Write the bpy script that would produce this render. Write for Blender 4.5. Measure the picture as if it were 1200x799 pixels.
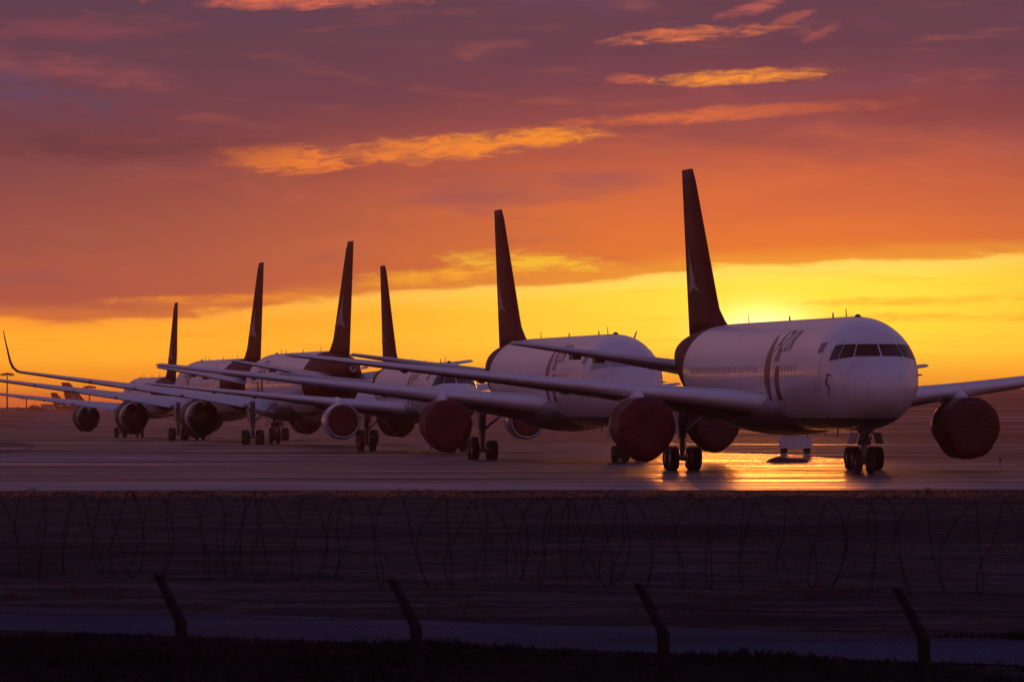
import bpy, bmesh, math, random
from mathutils import Vector, Matrix, noise
R = math.radians
random.seed(7)
for o in list(bpy.data.objects): bpy.data.objects.remove(o)
scene = bpy.context.scene
COL = scene.collection

# ------------------------------------------------------------------ camera
CAMZ, F = 2.91, 9000.0            # eye height (m), focal length in 1200-wide pixels
cam_d = bpy.data.cameras.new('camera'); cam = bpy.data.objects.new('camera', cam_d); COL.objects.link(cam)
cam_d.sensor_width = 36; cam_d.lens = 36 * F / 1200
cam.location = (0, 0, CAMZ); cam.rotation_euler = (R(90) + 83.5 / F, 0, 0)
cam_d.clip_start = 1; cam_d.clip_end = 30000
cam_d.dof.use_dof = True; cam_d.dof.focus_distance = 400; cam_d.dof.aperture_fstop = 10
scene.camera = cam
scene.view_settings.view_transform = 'Standard'; scene.view_settings.look = 'None'
scene.view_settings.exposure = 0; scene.view_settings.gamma = 1
scene.view_settings.use_curve_mapping = False

def G(x, y, gz=0.0):               # where the ground (height gz) is seen at photo pixel x, y
    D = (CAMZ - gz) * F / (y - 483.0)
    return ((x - 600) * D / F, D)

def lin(r, g, b, a=1.0):
    def c(v):
        v /= 255.0
        return v / 12.92 if v <= .04045 else ((v + .055) / 1.055) ** 2.4
    return (c(r), c(g), c(b), a)

# ------------------------------------------------------------------ node helper
class NT:
    def __init__(s, tree): s.t = tree; s.n = tree.nodes; s.l = tree.links
    def new(s, typ, **kw):
        n = s.n.new(typ)
        for k, v in kw.items(): setattr(n, k, v)
        return n
    def put(s, sock, v):
        if hasattr(v, 'is_output'): s.l.new(v, sock)
        else: sock.default_value = v
    def m(s, op, a, b=None, c=None, clamp=False):
        n = s.new('ShaderNodeMath', operation=op, use_clamp=clamp); s.put(n.inputs[0], a)
        if b is not None: s.put(n.inputs[1], b)
        if c is not None: s.put(n.inputs[2], c)
        return n.outputs[0]
    def step(s, x, a, b):           # smoothstep a..b -> 0..1
        n = s.new('ShaderNodeMapRange', interpolation_type='SMOOTHSTEP')
        s.put(n.inputs['Value'], x); s.put(n.inputs['From Min'], a); s.put(n.inputs['From Max'], b)
        return n.outputs[0]
    def mix(s, f, a, b, mode='MIX'):
        n = s.new('ShaderNodeMix', data_type='RGBA', blend_type=mode)
        s.put(n.inputs[0], f); s.put(n.inputs[6], a); s.put(n.inputs[7], b)
        return n.outputs[2]
    def ramp(s, x, stops, interp='EASE'):
        n = s.new('ShaderNodeValToRGB'); e = n.color_ramp.elements; n.color_ramp.interpolation = interp
        while len(e) < len(stops): e.new(0.5)
        for i, (p, c) in enumerate(stops): e[i].position = p
        for i, (p, c) in enumerate(stops): e[i].color = c
        s.put(n.inputs[0], x); return n.outputs[0]
    def noise(s, vec, scale, detail=5, rough=.55, dist=0.0, typ='FBM'):
        n = s.new('ShaderNodeTexNoise'); s.put(n.inputs['Vector'], vec)
        n.inputs['Scale'].default_value = scale; n.inputs['Detail'].default_value = detail
        n.inputs['Roughness'].default_value = rough; n.inputs['Distortion'].default_value = dist
        return n.outputs[0]
    def xyz(s, x, y, z=0.0):
        n = s.new('ShaderNodeCombineXYZ'); s.put(n.inputs[0], x); s.put(n.inputs[1], y); s.put(n.inputs[2], z)
        return n.outputs[0]

# ------------------------------------------------------------------ sky
SUN_AZ, SUN_EL = math.atan(285 / F), math.atan(95 / F)
world = bpy.data.worlds.new("World"); scene.world = world; world.use_nodes = True
w = NT(world.node_tree); w.n.clear()
tc = w.new('ShaderNodeTexCoord').outputs['Generated']
sp = w.new('ShaderNodeSeparateXYZ'); w.l.new(tc, sp.inputs[0])
dx, dy, dz = sp.outputs
az = w.m('ARCTAN2', dx, dy); el = w.m('ARCSINE', dz)
U = w.m('MULTIPLY_ADD', az, F, 600.0); V = w.m('MULTIPLY_ADD', el, -F, 483.0)   # azimuth / elevation in small angular units
n1 = w.noise(w.xyz(w.m('DIVIDE', U, 420.0), w.m('DIVIDE', V, 70.0)), 1.0, 6, .55, .4)
n2 = w.noise(w.xyz(w.m('DIVIDE', U, 130.0), w.m('DIVIDE', V, 26.0), 5.0), 1.0, 7, .6, .6)
n3 = w.noise(w.xyz(w.m('DIVIDE', U, 300.0), w.m('DIVIDE', V, 15.0), 9.0), 1.0, 6, .6, .2)
n4 = w.noise(w.xyz(w.m('DIVIDE', w.m('ADD', U, w.m('MULTIPLY', V, 1.2)), 36.0), w.m('DIVIDE', V, 9.0), 2.0), 1.0, 6, .62, .8)
nw = w.noise(w.xyz(w.m('DIVIDE', U, 110.0), w.m('DIVIDE', V, 34.0), 12.0), 1.0, 4, .5, .5)
c4 = w.m('SUBTRACT', n4, .5); cw = w.m('SUBTRACT', nw, .5)
c1 = w.m('SUBTRACT', n1, .5); c2 = w.m('SUBTRACT', n2, .5); c3 = w.m('SUBTRACT', n3, .5)
near = w.m('EXPONENT', w.m('MULTIPLY', w.m('POWER', w.m('DIVIDE', w.m('SUBTRACT', U, 930.0), 560.0), 2.0), -1.0))
Vn = w.m('ADD', V, w.m('ADD', w.m('MULTIPLY', c1, 90.0), w.m('MULTIPLY', c2, 22.0)))
t = w.m('DIVIDE', w.m('ADD', Vn, 50.0), 450.0, clamp=True)     # V=-50 -> 0, V=400 -> 1
P = lambda v: (v + 50) / 450
deckR = w.ramp(t, [(0, lin(92, 62, 80)), (P(50), lin(104, 64, 78)), (P(100), lin(126, 68, 76)), (P(150), lin(158, 80, 74)),
                   (P(200), lin(206, 100, 66)), (P(250), lin(230, 116, 58)), (P(300), lin(238, 124, 48)), (1, lin(240, 122, 45))], 'LINEAR')
deckL = w.ramp(t, [(0, lin(84, 62, 80)), (P(80), lin(98, 64, 78)), (P(150), lin(106, 62, 72)), (P(220), lin(130, 72, 72)),
                   (P(300), lin(158, 84, 74)), (P(350), lin(168, 86, 72)), (1, lin(182, 92, 66))], 'LINEAR')
deck = w.mix(near, deckL, deckR)
deck = w.mix(w.step(c1, .03, .22), deck, w.mix(.5, deck, lin(112, 70, 96)))          # cooler, thicker banks
deck = w.mix(w.m('MULTIPLY', w.step(c2, .02, .25), .16), deck, w.mix(near, lin(196, 98, 84), lin(238, 124, 72)))
tc2 = w.m('DIVIDE', w.m('SUBTRACT', w.m('ADD', V, w.m('MULTIPLY', c3, 40.0)), 290.0), 200.0, clamp=True)  # V=290 -> 0, 490 -> 1
clR = w.ramp(tc2, [(0, lin(255, 205, 58)), (.2, lin(255, 228, 72)), (.5, lin(255, 226, 66)), (.8, lin(255, 182, 42)), (1, lin(248, 140, 44))])
clL = w.ramp(tc2, [(0, lin(250, 140, 45)), (.4, lin(253, 160, 38)), (.6, lin(255, 182, 46)), (.8, lin(254, 165, 34)), (.92, lin(240, 130, 42)), (1, lin(215, 100, 50))])
near2 = w.m('EXPONENT', w.m('MULTIPLY', w.m('POWER', w.m('DIVIDE', w.m('SUBTRACT', U, 930.0), 430.0), 2.0), -1.0))
clear = w.mix(near2, clL, clR)
clear = w.mix(w.m('MULTIPLY', w.step(c3, .03, .2), .5), clear, w.mix(near, lin(240, 140, 45), lin(253, 196, 50)))
edge = w.new('ShaderNodeFloatCurve'); w.put(edge.inputs['Value'], w.m('DIVIDE', U, 1200.0, clamp=True))
cv = edge.mapping.curves[0]
pts = [(0, 372), (.1, 374), (.2, 364), (.3, 352), (.38, 340), (.46, 336), (.53, 330), (.6, 322), (.7, 313), (.8, 309), (.9, 304), (1, 294)]
cv.points[0].location = (0, pts[0][1] / 500); cv.points[1].location = (1, pts[-1][1] / 500)
for a, b in pts[1:-1]: cv.points.new(a, b / 500)
edge.mapping.update()
clear = w.mix(1.0, clear, (1.25, 1.14, 1.05, 1), 'MULTIPLY')
ev = w.m('SUBTRACT', V, w.m('MULTIPLY', edge.outputs[0], 500.0))
ev = w.m('ADD', ev, w.m('ADD', w.m('MULTIPLY', c2, 28.0), w.m('MULTIPLY', c3, 16.0)))
below = w.step(ev, -3.0, 6.0)
sky = w.mix(below, deck, clear)
rim = w.m('MULTIPLY', w.step(ev, -26.0, 2.0), w.m('SUBTRACT', 1.0, w.step(ev, 2.0, 14.0)))
sky = w.mix(w.m('MULTIPLY', rim, .45), sky, w.mix(near, lin(250, 140, 50), lin(255, 190, 60)))
rim2 = w.m('MULTIPLY', w.step(ev, -2.0, 5.0), w.m('SUBTRACT', 1.0, w.step(ev, 5.0, 30.0)))
sky = w.mix(w.m('MULTIPLY', w.m('MULTIPLY', rim2, near), .6), sky, (1.0, .80, .17, 1))
def streak(sky, u0, v0, a, b, slope, col, k=1.0, ns=1.0, soft=1.5):
    du = w.m('SUBTRACT', U, u0); dv = w.m('SUBTRACT', w.m('SUBTRACT', V, v0), w.m('MULTIPLY', du, slope))
    e = w.m('ADD', w.m('POWER', w.m('DIVIDE', du, a), 2.0), w.m('POWER', w.m('DIVIDE', dv, b), 2.0))
    nn = w.m('ADD', w.m('MULTIPLY', cw, 4.0 * ns), w.m('MULTIPLY', c4, 4.5 * ns))
    f = w.step(w.m('SUBTRACT', w.m('ADD', 1.0, nn), e), -1.1, soft)
    kk = w.m('MULTIPLY_ADD', w.m('ADD', c4, c3), 1.3 * k, .92 * k, clamp=True)
    return w.mix(w.m('MULTIPLY', f, kk), sky, col)
for s in [(585, 166, 95, 12, -.075, lin(255, 150, 40), .95), (338, 188, 84, 14, .02, lin(248, 128, 52), .85),
          (455, 177, 150, 12, -.06, lin(246, 134, 55), .8), (170, 176, 160, 16, .03, lin(92, 52, 62), .5),
          (812, 41, 80, 8, -.07, lin(238, 122, 72), .85), (745, 94, 26, 6, 0, lin(215, 105, 72), .7), (862, 91, 92, 7, -.04, lin(252, 148, 56), .95),
          (840, 134, 170, 7, -.06, lin(228, 112, 64), .75), (875, 12, 34, 7, -.25, lin(200, 98, 84), .6), (928, 22, 20, 5, -.3, lin(205, 100, 80), .6),
          (962, 40, 18, 5, -.5, lin(190, 92, 84), .5), (610, 306, 80, 12, .02, lin(255, 196, 55), .95), (520, 323, 90, 8, -.06, lin(255, 172, 48), .8),
          (270, 350, 110, 5, -.02, lin(250, 150, 48), .7), (225, 363, 60, 4, 0, lin(190, 96, 60), .6),
          (60, 78, 120, 16, .12, lin(150, 78, 82), .6), (90, 35, 120, 14, -.05, lin(128, 68, 80), .6), (350, 2, 110, 8, 0, lin(222, 108, 82), .8),
          (1090, 125, 160, 22, -.05, lin(140, 66, 66), .5), (1100, 352, 150, 4, -.02, lin(250, 176, 48), .5), (1120, 372, 130, 5, 0, lin(248, 165, 45), .55),
          (20, 110, 90, 26, .2, lin(88, 72, 98), .55)]:
    sky = streak(sky, *s)
# the glow round the sun, low behind the nearest aircraft
g2 = w.m('ADD', w.m('POWER', w.m('DIVIDE', w.m('SUBTRACT', U, 892.0), 52.0), 2.0), w.m('POWER', w.m('DIVIDE', w.m('SUBTRACT', V, 388.0), 25.0), 2.0))
core = w.m('EXPONENT', w.m('MULTIPLY', g2, -1.0))
g3 = w.m('ADD', w.m('POWER', w.m('DIVIDE', w.m('SUBTRACT', U, 890.0), 330.0), 2.0), w.m('POWER', w.m('DIVIDE', w.m('SUBTRACT', V, 400.0), 110.0), 2.0))
halo = w.m('EXPONENT', w.m('MULTIPLY', g3, -1.0))
sky = w.mix(halo, sky, (0.05, 0.03, 0.0, 1), 'ADD')
sky = w.mix(core, sky, (1.6, 1.1, .62, 1), 'ADD')
# rest of the dome: purple towards the sunset, dusk blue high up and behind
eld = w.m('MULTIPLY', el, 180 / math.pi)
dome = w.ramp(w.m('DIVIDE', eld, 90.0, clamp=True), [(0, (.30, .086, .095, 1)), (.10, (.24, .080, .108, 1)), (.30, (.105, .078, .185, 1)), (1, (.015, .026, .10, 1))], 'LINEAR')
dn = w.noise(tc, 3.0, 5, .55, .5)
dome = w.mix(1.0, dome, w.ramp(dn, [(.3, (.6, .6, .65, 1)), (.7, (1.3, 1.2, 1.2, 1))]), 'MULTIPLY')
nish = w.new('ShaderNodeTexSky', sky_type='NISHITA', sun_disc=False, sun_elevation=SUN_EL, sun_rotation=SUN_AZ)
dome = w.mix(1.0, dome, (1.16, 1.16, 1.2, 1), 'MULTIPLY')
dome = w.mix(.03, dome, nish.outputs[0], 'ADD')
far_az = w.step(w.m('ABSOLUTE', w.m('SUBTRACT', az, SUN_AZ)), .25, .9)
side = w.mix(w.step(eld, 3.5, 14.0), sky, dome)
final = w.mix(far_az, side, dome)
bg = w.new('ShaderNodeBackground'); w.l.new(final, bg.inputs[0]); bg.inputs[1].default_value = 1.0
wo = w.new('ShaderNodeOutputWorld'); w.l.new(bg.outputs[0], wo.inputs[0])

# ------------------------------------------------------------------ sun
sd = bpy.data.lights.new('sun', 'SUN'); sd.energy = .62; sd.angle = R(1.5); sd.color = (1, .27, .035)
sun = bpy.data.objects.new('sun', sd); COL.objects.link(sun)
sdir = Vector((math.sin(SUN_AZ) * math.cos(SUN_EL), math.cos(SUN_AZ) * math.cos(SUN_EL), math.sin(SUN_EL)))
sun.rotation_euler = sdir.to_track_quat('Z', 'Y').to_euler()

# ------------------------------------------------------------------ object helpers
def link(o, parent=None):
    COL.objects.link(o)
    if parent: o.parent = parent
    return o
def tag(o, label=None, cat=None, group=None, kind=None):
    if label: o['label'] = label
    if cat: o['category'] = cat
    if group: o['group'] = group
    if kind: o['kind'] = kind
    return o
def mesh(name, verts, faces, mat, parent=None, smooth=True, fix=True, fm=None):
    me = bpy.data.meshes.new(name); me.from_pydata([tuple(v) for v in verts], [], faces)
    for m_ in (mat if isinstance(mat, (list, tuple)) else [mat]): me.materials.append(m_)
    if fix:
        bm = bmesh.new(); bm.from_mesh(me); bmesh.ops.recalc_face_normals(bm, faces=bm.faces); bm.to_mesh(me); bm.free()
    if fm:
        for p, i in zip(me.polygons, fm): p.material_index = i
    if smooth:
        for p in me.polygons: p.use_smooth = True
    return link(bpy.data.objects.new(name, me), parent)
def empty(name, loc, rz=0):
    o = bpy.data.objects.new(name, None); o.empty_display_size = 2; o.location = loc; o.rotation_euler = (0, 0, rz)
    COL.objects.link(o); return o
class MB:
    def __init__(s): s.v = []; s.f = []
    def add(s, vs, fs):
        b = len(s.v); s.v += [Vector(v) for v in vs]; s.f += [tuple(i + b for i in f) for f in fs]; return s
    def box(s, c, d, rot=None):
        vs = [Vector((x * d[0] / 2, y * d[1] / 2, z * d[2] / 2)) for x in (-1, 1) for y in (-1, 1) for z in (-1, 1)]
        if rot: vs = [rot @ v for v in vs]
        vs = [v + Vector(c) for v in vs]
        return s.add(vs, [(0, 1, 3, 2), (4, 6, 7, 5), (0, 4, 5, 1), (2, 3, 7, 6), (0, 2, 6, 4), (1, 5, 7, 3)])
    def tube(s, pts, r, n=8, cap=True):
        pts = [Vector(p) for p in pts]; rs = r if isinstance(r, (list, tuple)) else [r] * len(pts)
        rings = []; up = None
        for i, p in enumerate(pts):
            d = (pts[min(i + 1, len(pts) - 1)] - pts[max(i - 1, 0)]).normalized()
            if up is None: up = d.orthogonal().normalized()
            up = (up - d * up.dot(d)).normalized(); sd_ = d.cross(up)
            rings.append([p + (up * math.cos(2 * math.pi * k / n) + sd_ * math.sin(2 * math.pi * k / n)) * rs[i] for k in range(n)])
        vs = [q for rg in rings for q in rg]; fs = []
        for i in range(len(pts) - 1):
            for k in range(n): fs.append((i * n + k, i * n + (k + 1) % n, (i + 1) * n + (k + 1) % n, (i + 1) * n + k))
        if cap: fs.append(tuple(range(n))[::-1]); fs.append(tuple((len(pts) - 1) * n + k for k in range(n)))
        return s.add(vs, fs)
    def lathe(s, c, axis, prof, n=32):         # prof: (distance along axis, radius)
        axis = Vector(axis).normalized(); u = axis.orthogonal().normalized(); v_ = axis.cross(u); c = Vector(c)
        vs = []; fs = []
        for (a, r) in prof: vs += [c + axis * a + (u * math.cos(2 * math.pi * k / n) + v_ * math.sin(2 * math.pi * k / n)) * r for k in range(n)]
        for i in range(len(prof) - 1):
            for k in range(n): fs.append((i * n + k, i * n + (k + 1) % n, (i + 1) * n + (k + 1) % n, (i + 1) * n + k))
        return s.add(vs, fs)
    def build(s, name, mat, parent=None, smooth=False): return mesh(name, s.v, s.f, mat, parent, smooth)

# ------------------------------------------------------------------ materials
def mat(name, col, rough=.5, metal=0, spec=.5, var=.0, vscale=1.0, bump=0, bscale=20, coat=0, coord='Object', stretch=(1, 1, 1)):
    m_ = bpy.data.materials.new(name); m_.use_nodes = True; n = NT(m_.node_tree); b = n.n['Principled BSDF']
    b.inputs['Roughness'].default_value = rough; b.inputs['Metallic'].default_value = metal
    b.inputs['Specular IOR Level'].default_value = spec; b.inputs['Coat Weight'].default_value = coat; b.inputs['Coat Roughness'].default_value = .1
    tcn = n.new('ShaderNodeTexCoord'); mp = n.new('ShaderNodeMapping'); n.l.new(tcn.outputs[coord], mp.inputs[0]); mp.inputs['Scale'].default_value = stretch
    if var:
        nn = n.noise(mp.outputs[0], vscale, 6, .6, .3)
        n.l.new(n.ramp(nn, [(.3, tuple(c * (1 - var) for c in col) + (1,)), (.7, tuple(min(1, c * (1 + var)) for c in col) + (1,))], 'LINEAR'), b.inputs['Base Color'])
        n.l.new(n.m('MULTIPLY_ADD', n.m('SUBTRACT', nn, .5), .5 * min(1, rough * 2), rough), b.inputs['Roughness'])
    else: b.inputs['Base Color'].default_value = tuple(col) + (1,)
    if bump:
        bn = n.new('ShaderNodeBump'); bn.inputs['Strength'].default_value = bump; bn.inputs['Distance'].default_value = .05
        n.l.new(n.noise(mp.outputs[0], bscale, 5), bn.inputs['Height']); n.l.new(bn.outputs[0], b.inputs['Normal'])
    return m_
M = {}
M['white'] = mat('white_paint', (.72, .72, .74), .28, var=.06, vscale=.35, coat=.3, bump=.02, bscale=1.2)
M['grey'] = mat('grey_wing_paint', (.50, .51, .54), .33, var=.10, vscale=.6, stretch=(1, .3, 1))
M['lip'] = mat('dull_intake_lip', (.30, .28, .32), .35, .6)  # lip metal toned down to an even mid grey
M['slat'] = mat('pale_leading_edge_paint', (.80, .80, .84), .3, var=.05, vscale=.8)
M['under'] = mat('shade_toned_underside_paint', (.13, .11, .12), .5, var=.15, vscale=.8)  # grey underside paint, deepened to carry the shade beneath the wing
M['metal'] = mat('bare_metal', (.62, .62, .64), .25, 1.0, var=.08, vscale=2)
M['red'] = mat('dark_red_tail_paint', (.12, .020, .012), .6, spec=.1, var=.12, vscale=.5)
M['stripe'] = mat('red_stripe_paint', (.17, .014, .006), .4)
M['title'] = mat('title_paint', (.075, .02, .03), .45)
M['glass'] = mat('cockpit_glass', (.075, .014, .006), .25, spec=.3)  # reddish base stands for sunset light seen through the cockpit
M['shade'] = mat('covered_cockpit_window', (.40, .36, .40), .35)
M['pane'] = mat('cabin_window_shade', (.33, .30, .33), .3)
M['cover'] = mat('red_engine_cover_fabric', (.115, .004, .006), .6, var=.3, vscale=1.6, bump=.35, bscale=2.2)
M['cover2'] = mat('dark_brown_engine_cover_fabric', (.085, .009, .006), .6, var=.3, vscale=1.6, bump=.4, bscale=2.2)
M['cover3'] = mat('black_exhaust_cover', (.016, .014, .018), .35, var=.3, vscale=1.4, bump=.6, bscale=1.6)
M['tyre'] = mat('tyre_rubber', (.012, .011, .012), .75)
M['rim'] = mat('wheel_rim', (.35, .34, .36), .4, .6)
M['gear'] = mat('landing_gear_paint', (.16, .15, .16), .4, .3, var=.2, vscale=4)
M['belly'] = mat('belly_fairing_paint', (.22, .21, .23), .4, var=.15, vscale=.8)
M['emblem'] = mat('tail_emblem_paint', (.30, .24, .27), .5)

def fuselage_mat(name, xred, zbelly):
    m_ = bpy.data.materials.new(name); m_.use_nodes = True; n = NT(m_.node_tree); b = n.n['Principled BSDF']
    t_ = n.new('ShaderNodeTexCoord'); s_ = n.new('ShaderNodeSeparateXYZ'); n.l.new(t_.outputs['Object'], s_.inputs[0])
    nn = n.noise(t_.outputs['Object'], .4, 6, .6); gr = n.noise(n.xyz(n.m('MULTIPLY', s_.outputs[0], 1.6), s_.outputs[1], n.m('MULTIPLY', s_.outputs[2], .35)), 1.0, 6, .65)
    white = n.ramp(nn, [(.3, (.72, .72, .74, 1)), (.7, (.84, .84, .84, 1))], 'LINEAR')
    white = n.mix(n.m('MULTIPLY', n.step(gr, .5, .8), .35), white, (.42, .38, .37, 1))
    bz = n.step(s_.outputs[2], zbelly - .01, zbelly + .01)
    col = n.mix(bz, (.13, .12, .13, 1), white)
    isred = n.m('SUBTRACT', 1.0, n.step(s_.outputs[0], xred - .02, xred + .02))
    col = n.mix(isred, col, (.12, .014, .008, 1))
    # panel joints: thin rings every few metres and two lap joints
    ring = n.m('LESS_THAN', n.m('ABSOLUTE', n.m('SUBTRACT', n.m('FRACT', n.m('DIVIDE', s_.outputs[0], 3.1)), .5)), .006)
    col = n.mix(n.m('MULTIPLY', ring, .35), col, (.25, .24, .25, 1))
    rad = n.m('LESS_THAN', n.m('ABSOLUTE', n.m('SUBTRACT', s_.outputs[0], xred + 38.9)), .02)
    lap = n.m('LESS_THAN', n.m('ABSOLUTE', n.m('SUBTRACT', n.m('FRACT', n.m('DIVIDE', n.m('ADD', s_.outputs[2], .1), 1.15)), .5)), .007)
    col = n.mix(n.m('MULTIPLY', n.m('MAXIMUM', rad, lap), .3), col, (.25, .24, .25, 1))
    n.l.new(col, b.inputs['Base Color'])
    n.l.new(n.m('ADD', n.m('MULTIPLY', isred, .25), n.m('MULTIPLY_ADD', nn, .25, .18)), b.inputs['Roughness']); n.l.new(n.m('MULTIPLY', n.m('SUBTRACT', 1.0, isred), .25), b.inputs['Coat Weight']); b.inputs['Coat Roughness'].default_value = .12
    n.l.new(n.m('SUBTRACT', .5, n.m('MULTIPLY', isred, .42)), b.inputs['Specular IOR Level'])
    bn = n.new('ShaderNodeBump'); bn.inputs['Strength'].default_value = .12; bn.inputs['Distance'].default_value = .12
    n.l.new(n.noise(t_.outputs['Object'], .55, 4), bn.inputs['Height']); n.l.new(bn.outputs[0], b.inputs['Normal'])
    return m_

# ------------------------------------------------------------------ ground
def gz(x, y):
    z = 0.0
    if y < 88: z = -1.15 * min(1, max(0, (88 - y) / 8))
    if y < 55: z = -1.15 + 2.2 * min(1, (55 - y) / 35)
    if y > 500: z += .3 * min(1, (y - 500) / 90)
    if y > 1000:                                   # low rise before the far apron
        z += 3.1 * min(1, (y - 1000) / 1100) * min(1, max(0, 1 - (y - 2100) / 400))
    if y > 700 and x > -10:                        # grassy rise to the right
        q = min(1, (y - 700) / 2200)
        z += q ** 1.2 * min(1, max(0, (x + 10) / (y * .05))) * (10.2 + .5 * math.sin(x * .02) + .3 * math.sin(x * .071))
    return z
YS = [-400, -60, 0, 20, 30, 40, 55, 70, 80, 84, 88, 100, 130, 170, 220, 279, 330, 400, 470, 500, 530, 560, 590, 640, 700, 760, 830, 900, 1000, 1100, 1250, 1450, 1700, 2100, 2500, 2900, 3400, 4200, 6000, 9000, 14000]
def ground_mat(name, base, dry, wet, rough=.9, scale=.4, soil=(.03, .022, .018)):
    m_ = bpy.data.materials.new(name); m_.use_nodes = True; n = NT(m_.node_tree); b = n.n['Principled BSDF']
    t_ = n.new('ShaderNodeTexCoord').outputs['Object']
    a = n.noise(t_, scale, 8, .65, .5); bb = n.noise(t_, scale * .06, 6, .6, .8); d = n.noise(t_, scale * 12, 4, .6)
    mp = n.new('ShaderNodeMapping'); n.l.new(t_, mp.inputs[0]); mp.inputs['Scale'].default_value = (.35, 1, 1)
    rows = n.noise(mp.outputs[0], .12, 6, .65, .3)
    col = n.mix(n.step(a, .4, .65), base + (1,), dry + (1,))
    col = n.mix(n.step(bb, .48, .62), col, soil + (1,))
    col = n.mix(n.m('MULTIPLY', n.step(rows, .45, .7), .35), col, dry + (1,))
    col = n.mix(1.0, col, n.ramp(d, [(.3, (.6, .6, .6, 1)), (.7, (1.35, 1.35, 1.35, 1))]), 'MULTIPLY')
    s_ = n.new('ShaderNodeSeparateXYZ'); n.l.new(t_, s_.inputs[0])
    # long wet strips between the dry ones out in the field behind the taxiway
    strip = n.noise(n.xyz(n.m('DIVIDE', s_.outputs[0], 160.0), n.m('DIVIDE', n.m('ADD', s_.outputs[1], n.m('MULTIPLY', s_.outputs[0], .5)), 26.0)), 1.0, 7, .68, .15)
    strip = n.m('MULTIPLY', n.step(strip, .42, .66), n.step(s_.outputs[1], 420, 440))
    farm = n.m('MULTIPLY', n.step(s_.outputs[1], 420, 440), .75)
    col = n.mix(farm, col, (.15, .062, .028, 1)); col = n.mix(strip, col, (.13, .055, .03, 1))
    dark_bank = n.m('SUBTRACT', 1.0, n.step(n.m('MULTIPLY_ADD', s_.outputs[0], 1.11, s_.outputs[1]), 93.4, 94.2))   # ground colour darkened on the bank by the fence
    col = n.mix(n.m('MULTIPLY', dark_bank, .8), col, (.010, .010, .011, 1))
    n.l.new(col, b.inputs['Base Color'])
    n.l.new(n.m('MULTIPLY_ADD', strip, .35, n.m('MULTIPLY', farm, .22)), b.inputs['Specular IOR Level'])
    n.l.new(n.m('SUBTRACT', rough, n.m('MULTIPLY', strip, .52)), b.inputs['Roughness'])
    bn = n.new('ShaderNodeBump'); bn.inputs['Strength'].default_value = .8; bn.inputs['Distance'].default_value = .12; n.l.new(n.m('SUBTRACT', .8, n.m('MULTIPLY', strip, .7)), bn.inputs['Strength'])
    n.l.new(n.m('ADD', a, n.m('MULTIPLY', d, .4)), bn.inputs['Height']); n.l.new(bn.outputs[0], b.inputs['Normal'])
    return m_
M['grass'] = ground_mat('dry_grass_ground', (.046, .044, .042), (.115, .092, .082), .15, soil=(.034, .030, .032))

gv = []; gf = []
def xs_at(y):
    w_ = max(120, abs(y) * .32) if y < 5000 else y * .5
    return [-w_ * 3, -w_ * 1.5, -w_, -w_ * .6, -w_ * .35, -w_ * .2, -w_ * .08, 0, w_ * .08, w_ * .2, w_ * .35, w_ * .6, w_, w_ * 1.5, w_ * 3]
for y in YS:
    for x in xs_at(max(y, 0)): gv.append((x, y, gz(x, y)))
nx = 15
for i in range(len(YS) - 1):
    for k in range(nx - 1): gf.append((i * nx + k, i * nx + k + 1, (i + 1) * nx + k + 1, (i + 1) * nx + k))
tag(mesh('ground', gv, gf, M['grass'], smooth=False), kind='structure')

def drape(name, pts, off, mt, kind='structure', bulge=0):
    bm = bmesh.new(); f = bm.faces.new([bm.verts.new((x, y, 0)) for x, y in pts])
    for y in YS:
        bmesh.ops.bisect_plane(bm, geom=bm.verts[:] + bm.edges[:] + bm.faces[:], plane_co=(0, y, 0), plane_no=(0, 1, 0))
    bmesh.ops.triangulate(bm, faces=bm.faces[:])
    for v in bm.verts: v.co.z = gz(v.co.x, v.co.y) + off
    bmesh.ops.recalc_face_normals(bm, faces=bm.faces)
    me = bpy.data.meshes.new(name); bm.to_mesh(me); bm.free(); me.materials.append(mt)
    if me.polygons[0].normal.z < 0: me.flip_normals()
    return tag(link(bpy.data.objects.new(name, me)), kind=kind)

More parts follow.
